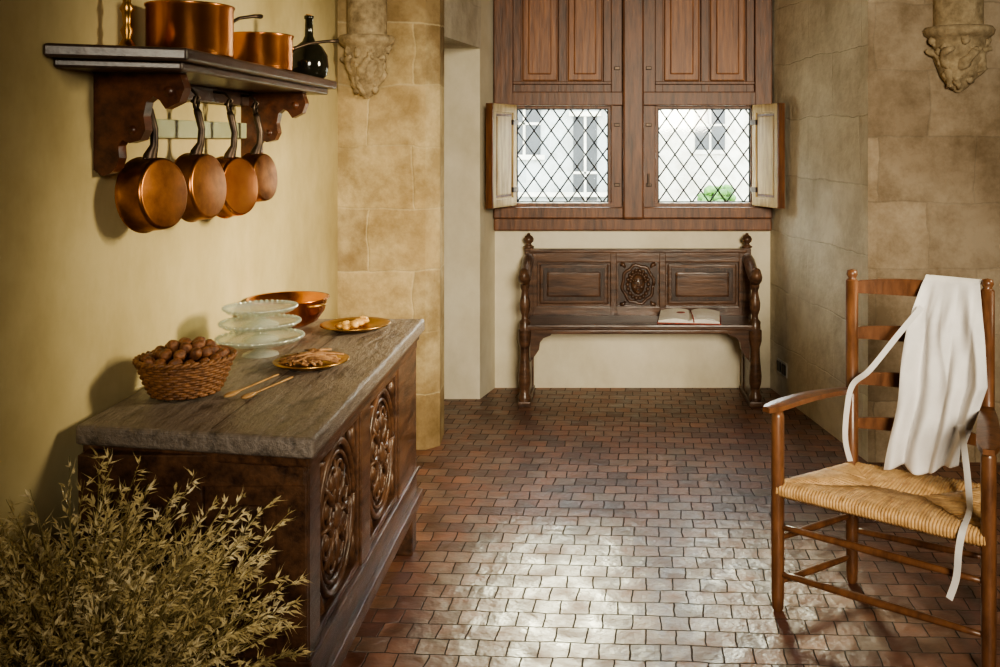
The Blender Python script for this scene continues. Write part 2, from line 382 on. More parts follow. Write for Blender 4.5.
# ------------------------------------------------------------ bench
b=B('carved_oak_bench')
X0,X1,YF,YB=-.455,.905,5.33,5.685
k='bench'
b.box((X0+.04,YF,.430),(X1-.04,YB-.02,.462),k,bev=.008)
b.box((X0+.05,YF+.02,.405),(X1-.05,YF+.05,.43),k,bev=.006)
bx0,bx1=X0+.045,X1-.045
b.box((bx0,YB-.045,.40),(bx1,YB-.025,.84),k)
for (a,c) in ((.455,.515),(.775,.835)): b.box((bx0,YB-.065,a),(bx1,YB-.02,c),k,bev=.006)
b.box((bx0-.01,YB-.075,.83),(bx1+.01,YB-.01,.855),k,bev=.008)
cx=(X0+X1)/2
for xx in (bx0,cx-.165,cx+.125,bx1-.04): b.box((xx,YB-.066,.455),(xx+.04,YB-.02,.84),k,bev=.005)
for (a,c) in ((bx0+.05,cx-.175),(cx+.175,bx1-.05)):
    b.box((a,YB-.060,.525),(c,YB-.03,.765),k,bev=.010)
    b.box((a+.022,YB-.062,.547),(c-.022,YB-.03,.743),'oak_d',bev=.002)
    b.box((a+.045,YB-.072,.57),(c-.045,YB-.03,.72),k,bev=.012)
TM=frameM((cx,YB-.055,.645),Vector((1,0,0)),Vector((0,0,1)),Vector((0,-1,0)))
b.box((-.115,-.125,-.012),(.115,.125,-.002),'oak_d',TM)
ring=[(.092*math.cos(t*2*math.pi/40)*(1+.05*math.sin(t*2*math.pi/5)),.112*math.sin(t*2*math.pi/40)*(1+.05*math.sin(t*2*math.pi/5)),0) for t in range(41)]
b.tube(ring,.010,k,8,TM)
# carved head in relief: face, cheeks, brow, nose, mouth, curled hair
b.ball((0,.0,.002),(.043,.062,.030),k,14,10,TM)
for sx in (-1,1):
    b.ball((sx*.018,.010,.027),(.010,.006,.005),'oak_d',8,6,TM)
    b.tube([(sx*.006,.022,.031),(sx*.020,.026,.029),(sx*.032,.018,.022)],.004,k,6,TM)
    b.ball((sx*.020,-.015,.022),(.013,.014,.009),k,8,6,TM)
b.tube([(0,.020,.030),(0,.0,.036),(0,-.010,.037)],[.004,.005,.008],k,7,TM)
b.ball((0,-.028,.029),(.014,.0045,.004),'oak_d',8,6,TM)
b.ball((0,-.045,.020),(.014,.012,.010),k,8,6,TM)
for i in range(18):
    a=i*2*math.pi/18; b.ball((.062*math.cos(a),.082*math.sin(a),.002),(.013,.015,.015),k,8,6,TM)
for i in range(11):
    a=math.pi*i/10; b.ball((.044*math.cos(a),.020+.048*math.sin(a),.014),(.011,.011,.012),k,8,6,TM)
for sx in (-1,1):
    for sy in (-1,1):
        b.tube([(sx*.10,sy*.12,0),(sx*.085,sy*.115,.006),(sx*.075,sy*.10,.004)],[.014,.012,.006],k,7,TM)
for sx in (0,1):
    xa=X0 if sx==0 else X1-.062; xb=xa+.062; xm=(xa+xb)/2
    ins=1 if sx==0 else -1
    b.box((xa+.01 if sx==0 else xa+.0,YB-.07,0),(xb if sx==0 else xb-.01,YB,.86),k,bev=.006)
    b.lathe([(0.0,.86),(.03,.86),(.033,.868),(.018,.876),(.014,.885),(.028,.897),(.031,.912),(.022,.928),(.010,.936),(.010,.944),(0,.948)],k,TR((xm,YB-.035,0)),14)
    prof=[(YF-.01,.0),(YF-.01,.045),(YF+.03,.06),(YF+.055,.10),(YF+.05,.16),(YF+.035,.22),(YF+.03,.30),(YF+.015,.36),(YF-.0,.40),(YF-.0,.44),
          (YB-.04,.44),(YB-.04,.40),(YB-.07,.30),(YB-.06,.16),(YB-.04,.08),(YB-.02,.0),(YB-.12,0),(YB-.16,.04),(YF+.16,.04),(YF+.12,0)]
    TP=frameM((0,0,0),Vector((0,1,0)),Vector((0,0,1)),Vector((1,0,0)))
    b.prism(prof,xa+.008,xb-.008,k,TP)
    b.box((xa-.006,YF-.02,0),(xb+.006,YB,.035),k,bev=.006)
    b.lathe([(.036,.035),(.038,.06),(.028,.075),(.026,.10),(.034,.13),(.037,.17),(.032,.22),(.027,.28),(.026,.33),(.032,.35),(.037,.37),(.037,.43)],k,TR((xm,YF+.02,0)),14)
    b.lathe([(.032,.43),(.032,.475),(.020,.49),(.018,.51),(.029,.545),(.031,.58),(.022,.62),(.018,.65),(.026,.67),(.026,.70)],k,TR((xm,YF+.03,0)),14)
    b.tube([(xm,YB-.03,.80),(xm,YB-.12,.79),(xm,YF+.16,.755),(xm,YF+.06,.725),(xm,YF+.0,.72),(xm,YF-.03,.74),(xm,YF-.02,.765),(xm,YF+.01,.762)],[.034,.034,.034,.034,.036,.032,.024,.012],k,10)
    xi=xb if sx==0 else xa
    br=[(0,.43),(.13,.43),(.115,.40),(.075,.385),(.055,.36),(.05,.32),(.03,.29),(0,.25)]
    TB=frameM((xi,YF+.045,0),Vector((ins,0,0)),Vector((0,0,1)),Vector((0,-1,0)))
    b.prism(br,0,.03,k,TB)
b.done()
# book
b=B('open_book')
T=TR((.515,5.465,.466),(0,0,math.radians(-7)))
b.box((-.18,-.125,-.003),(.18,.115,.004),'ink',T)
for sg in (-1,1):
    def pg(u,v,sg=sg): return (sg*u*.172,-.118+.225*v,.008+.020*math.sin(min(1,u*1.05)*math.pi*.92)**.7*(1-.3*u)+.004*(1-u)+.020*v)
    b.grid(pg,14,2,'page',True,T)
    for e in (0,1):
        def ed(u,v,sg=sg,e=e):
            q=pg(u,e); return (q[0],q[1],q[2]*v+.003*(1-v))
        b.grid(ed,14,1,'page',False,T)
b.tube([(0,.10,.04),(.01,.0,.042),(.02,-.08,.036),(.03,-.14,.012)],.004,'ink',6,T,.3)
b.ball((-.05,.0,.042),(.026,.018,.004),'ink',8,6,T)
b.done()

# ------------------------------------------------------------ chest
b=B('carved_oak_chest')
k='chest'
cx0,cx1,cy0,cy1=-1.205,-.675,2.19,3.50
zb,zt=.20,.77
b.box((cx0+.02,cy0+.022,zb+.02),(cx1-.035,cy1-.022,zt),k)
top=[(-1.232,2.225),(-.640,2.12),(-.655,3.56),(-1.24,3.56)]
def slab(poly,z0,z1,mat,bv=.007):
    bm=bmesh.new(); vs=[bm.verts.new((x,y,z0)) for x,y in poly]; f=bm.faces.new(vs)
    r=bmesh.ops.extrude_face_region(bm,geom=[f]); 
    for v in [g for g in r['geom'] if isinstance(g,bmesh.types.BMVert)]: v.co.z=z1
    bmesh.ops.bevel(bm,geom=bm.edges[:],offset=bv,segments=3,profile=.5,affect='EDGES'); bm.verts.index_update()
    b.add([v.co.copy() for v in bm.verts],[[v.index for v in f.verts] for f in bm.faces],mat,False); bm.free()
slab(top,.784,.832,'chesttop',.011)
slab([(-1.222,2.24),(-.658,2.15),(-.672,3.54),(-1.225,3.54)],.756,.787,k)
for xx in (-.90,): b.box((xx,2.20,.8315),(xx+.003,3.55,.8326),'oak_d')
pw=.075
for (xa,ya) in ((cx1-pw,cy0),(cx1-pw,cy1-pw),(cx0,cy0),(cx0,cy1-pw)):
    b.box((xa,ya,0),(xa+pw,ya+pw,.775),k,bev=.005)
def fr(y0,y1,z0,z1,d=0,mat=k,bev=.004): b.box((cx1-.045,y0,z0),(cx1+d,y1,z1),mat,bev=bev)
fr(cy0+.01,cy1-.01,.735,.775,.004); fr(cy0+.01,cy1-.01,.20,.29,.004); fr(cy0-.01,cy1+.01,.17,.215,.022)
fr(cy0-.005,cy1+.005,.285,.30,.012)
panels=[(2.29,2.68),(2.79,3.18)]
fr(2.68,2.79,.29,.74,.002); fr(3.18,3.44,.29,.74,.002); fr(2.20,2.29,.29,.74,.002)
def tpan(y0,y1,z0,z1):
    xm=cx1-.025; cy=(y0+y1)/2; w=(y1-y0)/2
    T=frameM((xm,cy,0),Vector((0,1,0)),Vector((0,0,1)),Vector((1,0,0)))
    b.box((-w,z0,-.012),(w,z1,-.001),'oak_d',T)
    for (a,c,d,e) in ((-w,w,z0,z0+.018),(-w,w,z1-.018,z1),(-w,-w+.016,z0,z1),(w-.016,w,z0,z1)): b.box((a,d,-.002),(c,e,.022),k,T,bev=.004)
    zc=(z0+z1)/2; W=w-.026; Hh=(z1-z0)/2-.028
    def oval(cxx,czz,rx,rz,t=.007,n=32):
        b.tube([(cxx+rx*math.cos(2*math.pi*i/n),czz+rz*math.sin(2*math.pi*i/n),.006) for i in range(n+1)],t,k,7,T)
    # oval relief frame
    oval(0,zc,W,Hh,.011); oval(0,zc,W*.84,Hh*.86,.006)
    # lobed relief inside, scrolls and leaves
    for i in range(8):
        a=2*math.pi*i/8+math.pi/8; cxx,czz=W*.50*math.cos(a),zc+Hh*.54*math.sin(a)
        oval(cxx,czz,W*.22,Hh*.20,.006,16)
        b.ball((cxx,czz,.003),(W*.13,Hh*.12,.011),k,10,7,T)
        a2=a+math.pi/8
        b.tube([(W*.74*math.cos(a2),zc+Hh*.78*math.sin(a2),.005),(W*.45*math.cos(a2),zc+Hh*.48*math.sin(a2),.010),(W*.16*math.cos(a2),zc+Hh*.16*math.sin(a2),.008)],[.004,.010,.006],k,6,T)
    b.ball((0,zc,.006),(.030,.038,.018),k,12,8,T)
    oval(0,zc,.044,.054,.006,20)
    for sx in (-1,1):
        for sz in (-1,1):
            b.tube([(sx*(w-.022),zc+sz*(Hh-.005),.004),(sx*(w-.058),zc+sz*(Hh-.008),.008),(sx*(w-.035),zc+sz*(Hh-.055),.006),(sx*(w-.022),zc+sz*(Hh-.09),.003)],[.007,.014,.012,.004],k,7,T)
for p in panels: tpan(p[0],p[1],.30,.735)
for (yy,sg) in ((cy0,1),(cy1,-1)):
    def en(x0,x1,z0,z1,d=0,mat=k,bev=.004):
        ya,yb=sorted((yy-sg*d,yy+sg*.04)); b.box((x0,ya,z0),(x1,yb,z1),mat,bev=bev)
    en(cx0,cx1-.004,.70,.775,.003); en(cx0,cx1-.004,.20,.30,.003); en(cx0-.0,cx1+.012,.17,.215,.018)
    en(-.975,-.915,.29,.71,.002)
    for (a,c) in ((cx0+.06,-.965),(-.925,cx1-.06)): en(a,c,.29,.71,-.014); en(a+.045,c-.045,.345,.655,-.004,bev=.012)
b.done()

# ------------------------------------------------------------ shelf
b=B('wall_shelf')
WS=WX+.001
slab([(WS,2.16),(-.99,2.28),(-.99,3.58),(WS,3.58)],1.690,1.722,'shelftop')
k='shelf'
slab([(WS,2.20),(-1.015,2.31),(-1.015,3.55),(WS,3.55)],1.668,1.692,'shelftop')
for yy in (2.40,3.38):
    pr=[(0,1.67),(.215,1.67),(.228,1.63),(.215,1.595),(.180,1.578),(.165,1.60),(.150,1.610),(.132,1.595),(.125,1.56),(.130,1.525),(.118,1.50),(.090,1.492),(.072,1.500),(.062,1.485),(.064,1.455),(.056,1.43),(.040,1.415),(.022,1.41),(0,1.425)]
    T=frameM((WS,yy,0),Vector((1,0,0)),Vector((0,0,1)),Vector((0,-1,0)))
    b.prism(pr,-.02,.02,k,T)
    b.ball((WX+.190,yy,1.622),(.022,.027,.022),k,12,8); b.ball((WX+.098,yy,1.525),(.018,.027,.018),k,12,8)
b.box((WS,2.42,1.505),(WX+.022,3.36,1.56),'rail',bev=.004)
b.box((WS,2.42,1.62),(WX+.03,3.36,1.668),'shelftop',bev=.004)
PY=(2.49,2.80,3.05,3.28)
for yy in PY:
    z=1.645
    b.tube([(WX+.02,yy,z+.01),(WX+.065,yy,z+.005),(WX+.090,yy,z-.02),(WX+.080,yy,z-.036),(WX+.065,yy,z-.03)],.0045,'iron',7)
b.done()

def hangpan(y,zc,R,dep,yaw,mat,ztop,xo=.100):
    b=B('hanging_copper_pan')
    xh=WX+.080
    xc=WX+xo
    ax=Vector((math.cos(yaw),-math.sin(yaw),.08)).normalized()
    up=(Vector((0,0,1))-ax*ax.z).normalized(); side=up.cross(ax)
    T=frameM((xc,y,zc),side,up,ax)
    h=dep/2
    prof=[(R*1.04,-h),(R*1.05,-h+.004),(R,-h+.008),(R*.985,h-.010),(R*.95,h-.001),(R*.90,h),(0,h)]
    b.lathe(prof,mat,T,48)
    b.lathe([(R*1.04,-h),(R-.006,-h+.002),(R*.97-.004,h-.010),(0,h-.006)],'copperd',T,48)
    p0=T@Vector((0,R*1.0,-h*.2)); top=Vector((xh,y,ztop))
    d=top-p0
    pts=[p0-Vector((0,0,.025)),p0+Vector((.004,0,.006)),p0+d*.2+Vector((.016,0,0)),p0+d*.45+Vector((.018,0,0)),p0+d*.75+Vector((.006,0,0)),top-Vector((0,0,.028))]
    b.tube(pts,[.022,.018,.011,.0105,.012,.009],'iron',8)
    c=top-Vector((0,0,.010))
    b.tube([c+Vector((0,.015*math.cos(a*math.pi/8),.019*math.sin(a*math.pi/8))) for a in range(17)],.005,'iron',7)
    for a in (-.3,0,.3):
        b.ball(T@Vector((a*R*.5,R*.985,-h*.2)),.006,'iron',8,6)
    b.done()
hangpan(PY[0],1.358,.096,.070,.22,'copperd',1.620,.100)
hangpan(PY[1],1.362,.098,.065,.14,'copperd',1.620,.09)
hangpan(PY[2],1.350,.096,.065,.26,'copper',1.620,.09)
hangpan(PY[3],1.370,.084,.06,.16,'copperd',1.620,.09)

def saucepan(x,y,R,H,hdir,hl):
    b=B('copper_saucepan'); T=TR((x,y,1.7235))
    b.lathe([(0,0),(R*.95,0),(R,.008),(R,H-.006),(R*1.035,H),(R*1.03,H+.004),(R-.004,H-.002),(R-.005,.006),(0,.005)],'copper',T,48)
    d=Vector((math.cos(hdir),math.sin(hdir),0)); 
    p=d*R*.98+Vector((0,0,H-.03))
    b.tube([p-Vector((0,0,.012)),p+d*.02,p+d*hl*.4+Vector((0,0,.018)),p+d*hl*.8+Vector((0,0,.03)),p+d*hl+Vector((0,0,.032))],[.016,.010,.008,.009,.012],'iron',8,T,.6)
    for a in (-.12,.12):
        q=hdir+a; b.ball((R*1.01*math.cos(q),R*1.01*math.sin(q),H-.035),.007,'copper',8,6,T)
    b.done()
saucepan(-1.13,2.62,.112,.142,math.radians(60),.13)
saucepan(-1.12,3.13,.103,.118,math.radians(40),.17)
b=B('dark_glass_bottle'); b.lathe([(0,0),(.05,0),(.064,.012),(.070,.045),(.066,.085),(.048,.115),(.024,.135),(.015,.155),(.013,.215),(.017,.217),(.017,.228),(.012,.23),(.010,.22),(0,.21)],'bottle',TR((-1.06,3.46,1.7235)),28)
b.lathe([(.011,.21),(.011,.234),(0,.236)],'spoon',TR((-1.06,3.46,1.7235)),12); b.done()
b=B('brass_candlestick'); b.lathe([(0,0),(.045,0),(.045,.008),(.02,.018),(.010,.035),(.016,.055),(.009,.07),(.012,.10),(.018,.11),(.010,.125),(.009,.16),(.016,.17),(.018,.20),(.012,.205),(0,.20)],'brass',TR((-1.205,2.42,1.7235)),20); b.done()

# ------------------------------------------------------------ items on chest
ZT=.8335
b=B('wicker_basket'); T=TR((-1.09,2.50,ZT+.003))
H=.085; nr=13
for i in range(nr):
    t=i/(nr-1); r=.082+.034*t**.8; z=.005+H*t
    pts=[]
    for j in range(73):
        a=2*math.pi*j/72; rr=r+.0035*math.sin(a*18+ (math.pi if i%2 else 0)); pts.append((rr*math.cos(a),rr*math.sin(a),z))
    b.tube(pts,.0045,'wicker',6,T)
for j in range(36):
    a=2*math.pi*(j+.5)/36
    b.tube([(.082*math.cos(a),.082*math.sin(a),.002),(.100*math.cos(a),.100*math.sin(a),.045),(.116*math.cos(a),.116*math.sin(a),H+.006)],.0025,'wicker',5,T)
for s in (0,math.pi/9):
    b.tube([((.118+.004*math.cos(a*18*2*math.pi/144+s*9))*math.cos(2*math.pi*a/144),(.118+.004*math.cos(a*18*2*math.pi/144+s*9))*math.sin(2*math.pi*a/144),H+.008+.004*math.sin(a*18*2*math.pi/144+s*9)) for a in range(145)],.005,'wicker',6,T)
b.lathe([(0,.003),(.08,.003),(.112,H)],'wicker',T,36)
for L,(cnt,rr,z) in enumerate(((17,.097,.078),(16,.092,.092),(11,.066,.108),(6,.036,.122),(1,0,.13))):
    for i in range(cnt):
        a=2*math.pi*(i+.3*L)/cnt; q=random.uniform(.92,1.04)
        TT=T@TR((rr*q*math.cos(a),rr*q*math.sin(a),z+random.uniform(-.004,.004)),(random.random()*3,random.random()*3,random.random()*3))
        b.ball((0,0,0),(.0155,.0165,.0195),'nut',10,7,TT,.06)
b.done().name='wicker_basket_of_walnuts'
b=B('tiered_glass_stand'); T=TR((-1.055,2.95,ZT))
z=0
for (R) in (.128,.118,.108):
    b.lathe([(.055,z),(.05,z+.006),(.02,z+.016),(.014,z+.026),(.02,z+.036),(.05,z+.041),(R*.93,z+.044),(R,z+.054),(R*1.01,z+.056),(R,z+.059),(R*.92,z+.049),(.05,z+.046),(0,z+.045)],'glass',T,48)
    for i in range(40):
        a=2*math.pi*i/40; b.ball((R*math.cos(a),R*math.sin(a),z+.056),.0055,'glass',6,5,T)
    z+=.0465
b.done()
b=B('copper_bowl'); T=TR((-1.115,3.40,ZT))
b.lathe([(0,0),(.06,0),(.10,.02),(.125,.055),(.134,.095),(.142,.10),(.142,.104),(.132,.102),(.121,.058),(.097,.026),(.06,.007),(0,.006)],'copper',T,48)
b.tube([(.04*math.cos(a*math.pi/8)-.0,-.138-.02*math.sin(a*math.pi/8),.088) for a in range(9)],.005,'brass',7,T@TR((0,0,0),(0,0,math.radians(60)))); b.done()
def plate(name,x,y,R,filler):
    b=B(name); T=TR((x,y,ZT))
    b.lathe([(0,0),(R*.6,0),(R*.7,.005),(R*.8,.012),(R,.017),(R*1.01,.020),(R*.99,.021),(R*.8,.016),(R*.68,.008),(0,.005)],'brass',T,48)
    filler(b,T); b.done()
def fruits(b,T):
    for i in range(13):
        a=random.random()*6.28; r=.055*math.sqrt(random.random())
        b.ball((0,0,0),(.022,.016,.011),'fruit',10,7,T@TR((r*math.cos(a),r*math.sin(a),.018+.008*(i%2)),(random.uniform(-.3,.3),random.uniform(-.3,.3),random.random()*3)),.05)
plate('brass_plate_of_dried_fruit',-.862,3.35,.120,fruits)
def pods(b,T):
    for i in range(46):
        a=random.uniform(0,math.pi); cxx=random.uniform(-.05,.05); cyy=random.uniform(-.05,.05); z=.014+.028*random.random()*(1-abs(cxx)/.06)
        L=random.uniform(.035,.055); dx,dy=math.cos(a)*L,math.sin(a)*L
        b.tube([(cxx-dx,cyy-dy,z+random.uniform(-.004,.006)),(cxx-dy*.15,cyy+dx*.15,z+.006),(cxx+dx,cyy+dy,z+random.uniform(-.004,.006))],[.003,.0052,.003],'pod',6,T)
plate('brass_plate_of_pods',-.85,2.80,.108,pods)
for (p0,p1) in (((-.965,2.445),(-.905,2.67)),((-.915,2.43),(-.855,2.64))):
    b=B('wooden_spoon'); a=Vector((*p0,ZT+.006)); c=Vector((*p1,ZT+.008)); d=(c-a)
    b.tube([a,a+d*.03,a+d*.10,a+d*.2,a+d*.24,a+d*.5,c-d*.02,c],[.004,.010,.0135,.010,.006,.0048,.0055,.004],'spoon',8,None,.45); b.done()

# ------------------------------------------------------------ dried oats
b=B('dried_oat_bundle')
bc=Vector((-.98,1.78,0))
b.lathe([(0,.0),(.12,.0),(.15,.03),(.165,.15),(.15,.27),(.135,.32),(.15,.34),(.14,.345),(.125,.32),(.10,.1),(0,.06)],'terra',TR(bc),32)
V=[];F=[]
XM=WX+.02
def clampp(p): p.x=max(p.x,XM+.01*random.random()); p.y=min(p.y,2.13); return p
def spike(p,d,L,w):
    d=d.normalized(); a=d.orthogonal().normalized(); a.rotate(Matrix.Rotation(random.random()*6.28,3,d)); c=d.cross(a)
    m=p+d*L*.35; o=len(V)
    V.extend([p,m+a*w,m+c*w*.5,m-a*w,m-c*w*.5,p+d*L])
    for i in range(4):
        F.append((o,o+1+(i+1)%4,o+1+i)); F.append((o+5,o+1+i,o+1+(i+1)%4))
def awn(p,d,L):
    d=d.normalized(); a=d.orthogonal().normalized()*.0004; o=len(V)
    V.extend([p+a,p-a,p+d*L]); F.append((o,o+1,o+2))
for s in range(430):
    a=random.random()*2*math.pi; q=random.random()**.6
    lean=q*.30
    base=bc+Vector((.09*q*math.cos(a),.09*q*math.sin(a),.12))
    Ht=random.uniform(.48,.78)*(1-.22*q)
    if random.random()<.14: Ht+=.09
    tip=base+Vector((lean*math.cos(a)*.90,lean*math.sin(a)*.75,Ht))
    ca=a+random.uniform(-.9,.9)
    droop=Vector((math.cos(ca),math.sin(ca),0))
    pts=[]; dr=random.uniform(.0,.34)
    for i in range(11):
        t=i/10; p=base.lerp(tip,t)+Vector((0,0,.08*math.sin(t*math.pi)*q))
        if t>.55: p+=droop*.22*(t-.55)**1.5-Vector((0,0,dr*(t-.55)**2))
        pts.append(clampp(p))
    b.tube(pts,[.0015]*7+[.0012,.001,.0008,.0005],'stem',3)
    for i in range(17):
        t=.56+.44*i/17+random.uniform(-.01,.01); f=min(9.99,t*10); j=int(f); p=pts[j].lerp(pts[j+1],f-j)
        ax=(pts[j+1]-pts[j]).normalized()
        th=random.random()*6.28; L=.042*(1.10-t)*2*random.uniform(.5,1)
        off=Vector((math.cos(th),math.sin(th),0))*L*.6+ax*L*.85
        e=clampp(p+off)
        o=len(V); w=.0004
        V.extend([p+Vector((w,0,0)),p-Vector((w,0,0)),e]); F.append((o,o+1,o+2))
        for z in range(3):
            pp=p.lerp(e,.5+.25*z)
            d=off.normalized()*.8+Vector((random.uniform(-.4,.4),random.uniform(-.4,.4),random.uniform(-.8,.4)))
            Ls=random.uniform(.013,.022)
            if (pp+d.normalized()*Ls*2).x<WX+.01: d.x=abs(d.x)
            pp=clampp(pp)
            spike(pp,d,Ls,random.uniform(.0021,.0034)); 
            if random.random()<.5: awn(pp+d.normalized()*Ls*.8,d+Vector((random.uniform(-.3,.3),random.uniform(-.3,.0),random.uniform(-.2,.4))),.016)
b.add(V,F,'oat',False)
b.done(recalc=False)

# ------------------------------------------------------------ ladderback chair
b=B('ladder_back_armchair')
k='chair'
FL=Vector((.567,3.03,0)); FR=Vector((1.08,2.64,0)); BL=Vector((.854,3.22,0)); BR=Vector((1.224,3.00,0))
def post(p,top,fin=False):
    pr=[(.013,0),(.018,.01),(.020,.05),(.021,.3),(.021,top-.02)]
    if fin: pr+=[(.020,top-.02),(.013,top-.012),(.019,top),(.016,top+.014),(0,top+.018)]
    else: pr+=[(.015,top),(0,top)]
    b.lathe(pr,k,TR(p),18)
post(FL,.64); post(FR,.64); post(BL,1.045,True); post(BR,1.045,True)
n=Vector(((BR-BL).y,-(BR-BL).x,0)).normalized()
if n.y<0: n=-n
for (zc,hh) in ((1.0,.056),(.845,.052),(.69,.050),(.54,.046)):
    def sl(u,v,zc=zc,hh=hh,off=0):
        p=BL.lerp(BR,u)+n*(.035*math.sin(math.pi*u)+off)
        prof=math.sin(math.pi*u)**.5
        z=zc+(v-.5)*hh*(.62+.38*prof)+ .010*prof
        return (p.x,p.y,z)
    b.grid(lambda u,v:sl(u,v,off=-.005),16,3,k); b.grid(lambda u,v:sl(u,v,off=.005),16,3,k)
    for v in (0,1):
        b.grid(lambda u,w,v=v:sl(u,v,off=-.005+.01*w),16,1,k)
for (f,r) in ((FL,BL),(FR,BR)):
    d=(r-f).normalized(); sd=Vector((d.y,-d.x,0))
    L=(r-f).length+.05; o=f-d*.05
    w=lambda t:.033-.016*t+.005*math.sin(t*3)
    for face in (0,1):
        def ar(u,v,face=face):
            t=u; ww=w(t)*(math.sin(math.pi*min(1,(t+.04)*4.5)/2)**.6 if t<.2 else 1)
            p=o+d*L*t+sd*(v-.5)*2*ww
            z=.652+.012*math.sin(t*math.pi)-.006*(1-t)+(.011 if face else -.009)*(1-abs(v-.5)*.5)
            return (p.x,p.y,z)
        b.grid(ar,20,6,k)
    for v in (0,1):
        def ae(u,q,v=v):
            t=u; ww=w(t)*(math.sin(math.pi*min(1,(t+.04)*4.5)/2)**.6 if t<.2 else 1)
            p=o+d*L*t+sd*(v-.5)*2*ww
            z=.652+.012*math.sin(t*math.pi)-.006*(1-t)+(-.009+.020*q)*.75
            return (p.x,p.y,z)
        b.grid(ae,20,1,k)
    def ac(u,q):
        ww=w(0)*(math.sin(math.pi*.04*4.5/2)**.6); p=o+sd*(u-.5)*2*ww; return (p.x,p.y,.646+(-.009+.020*q)*.8)
    b.grid(ac,4,1,k)
def rung(p,q,z,r=.0105):
    a=p+Vector((0,0,z)); c=q+Vector((0,0,z)); b.tube([a,a.lerp(c,.1),a.lerp(c,.5),a.lerp(c,.9),c],[r*.7,r*.9,r*1.15,r*.9,r*.7],k,10)
for z in (.27,.12): rung(FL,FR,z,.011)
for z in (.23,.09): rung(FL,BL,z); rung(FR,BR,z)
rung(BL,BR,.18)
for (p,q) in ((FL,FR),(FL,BL),(FR,BR),(BL,BR)): rung(p,q,.39,.013)
cen=(FL+FR+BR+BL)/4; zs=.402
def P(v,z): return Vector((v.x,v.y,z))
mL=FL.lerp(BL,.5).lerp(cen,.72); mR=FR.lerp(BR,.5).lerp(cen,.72)
def edge_cords(A,Bq,path,nc,outn):
    for i in range(nc):
        t=(i+.5)/nc; e=A.lerp(Bq,t)
        if len(path)==3:
            m=path[1]; ip=A.lerp(m,t*2) if t<.5 else m.lerp(Bq,(t-.5)*2)
        else:
            m1,m2=path[1],path[2]
            ip=A.lerp(m1,t/.36) if t<.36 else (m1.lerp(m2,(t-.36)/.28) if t<.64 else m2.lerp(Bq,(t-.64)/.36))
        jt=random.uniform(-.0016,.0016)
        pts=[P(e+outn*.004,zs-.034),P(e+outn*.017,zs-.020),P(e+outn*.016,zs-.004+jt),P(e-outn*.004,zs+.006+jt),P(e.lerp(ip,.5),zs+.006+jt),P(ip,zs-.004+jt)]
        r=(Bq-A).length/nc*.56
        b.tube(pts,r,'rush',6)
def on(A,Bq):
    d=(Bq-A).normalized(); nn=Vector((d.y,-d.x,0))
    return nn if nn.dot(cen-A)<0 else -nn
edge_cords(FL,FR,(FL,mL,mR,FR),64,on(FL,FR))
edge_cords(BL,BR,(BL,mL,mR,BR),44,on(BL,BR))
edge_cords(FL,BL,(FL,mL,BL),36,on(FL,BL))
edge_cords(FR,BR,(FR,mR,BR),40,on(FR,BR))
b.add([P(FL,zs-.012),P(FR,zs-.012),P(BR,zs-.012),P(BL,zs-.012),P(FL,zs-.03),P(FR,zs-.03),P(BR,zs-.03),P(BL,zs-.03)],[(0,1,2,3),(4,5,6,7)],'rush')
b.done()

# ------------------------------------------------------------ apron
b=B('linen_apron')
def lerp(a,c,t): return a+(c-a)*t
CRE=[(.18,.05,14,.020),(.40,.16,11,-.022),(.62,-.05,15,.024),(.80,.10,12,-.020),(.30,-.10,18,.014),(.90,-.12,16,.018)]
def apron(u,v):
    if v<.16:
        q=v/.16; z=lerp(.90,1.042,q); off=.050
        tl,tr=.54,.93; q3=0
    elif v<.22:
        q=(v-.16)/.06; z=1.042+.012*math.sin(q*math.pi); off=lerp(.050,-.012,q); tl,tr=.54,.95; q3=0
    else:
        q=(v-.22)/.78; z=lerp(1.042,.425,q); off=-.014-.035*q-.03*max(0,q-.75)
        tl=lerp(.54,.30,q**.75); tr=.95+.08*math.sin(min(1,q*1.6)*math.pi*.5) if q<.55 else lerp(1.028,.84,(q-.55)/.45)
        z+=.060*q*u*u+.010*math.sin(u*9)*q
        q3=q
    t=lerp(tl,tr,u)
    s=min(1,q3*5)
    fold=0
    for (c,sl_,wd,am) in CRE:
        x=(u-c-sl_*v*1.3-.03*math.sin(v*8+c*20))*wd
        fold+=am*math.exp(-abs(x)**1.5)*(.35+.65*q3)
    fold+=.006*math.sin(u*22-4*v)+.005*math.sin(v*19+u*13)*math.sin(u*6+v*3)
    fold*=s*1.6
    t+=s*.012*math.sin(v*11)*(1-u)
    p=BL.lerp(BR,t)+n*(.032*math.sin(math.pi*min(1,max(0,t))))
    p=p+n*(off+fold-(.048*s))
    return (p.x,p.y,z)
b.grid(apron,100,100,'cloth')
def ribbon(pts,w,side):
    pts=[Vector(p) for p in pts]
    out=[]
    for i in range(len(pts)-1):
        p0=pts[max(i-1,0)];p1=pts[i];p2=pts[i+1];p3=pts[min(i+2,len(pts)-1)]
        for j in range(6):
            t=j/6; out.append(.5*((2*p1)+(-p0+p2)*t+(2*p0-5*p1+4*p2-p3)*t*t+(-p0+3*p1-3*p2+p3)*t**3))
    out.append(pts[-1])
    vs=[];fs=[]
    for i,p in enumerate(out):
        tt=(out[min(i+1,len(out)-1)]-out[max(i-1,0)]).normalized(); sd=tt.cross(side).normalized()
        sd=sd*w
        vs+= [p-sd,p+sd]
    for i in range(len(out)-1): fs.append((2*i,2*i+1,2*i+3,2*i+2))
    b.add(vs,fs,'cloth',False)
nf=-n
a0=BL.lerp(BR,.56)+nf*.055
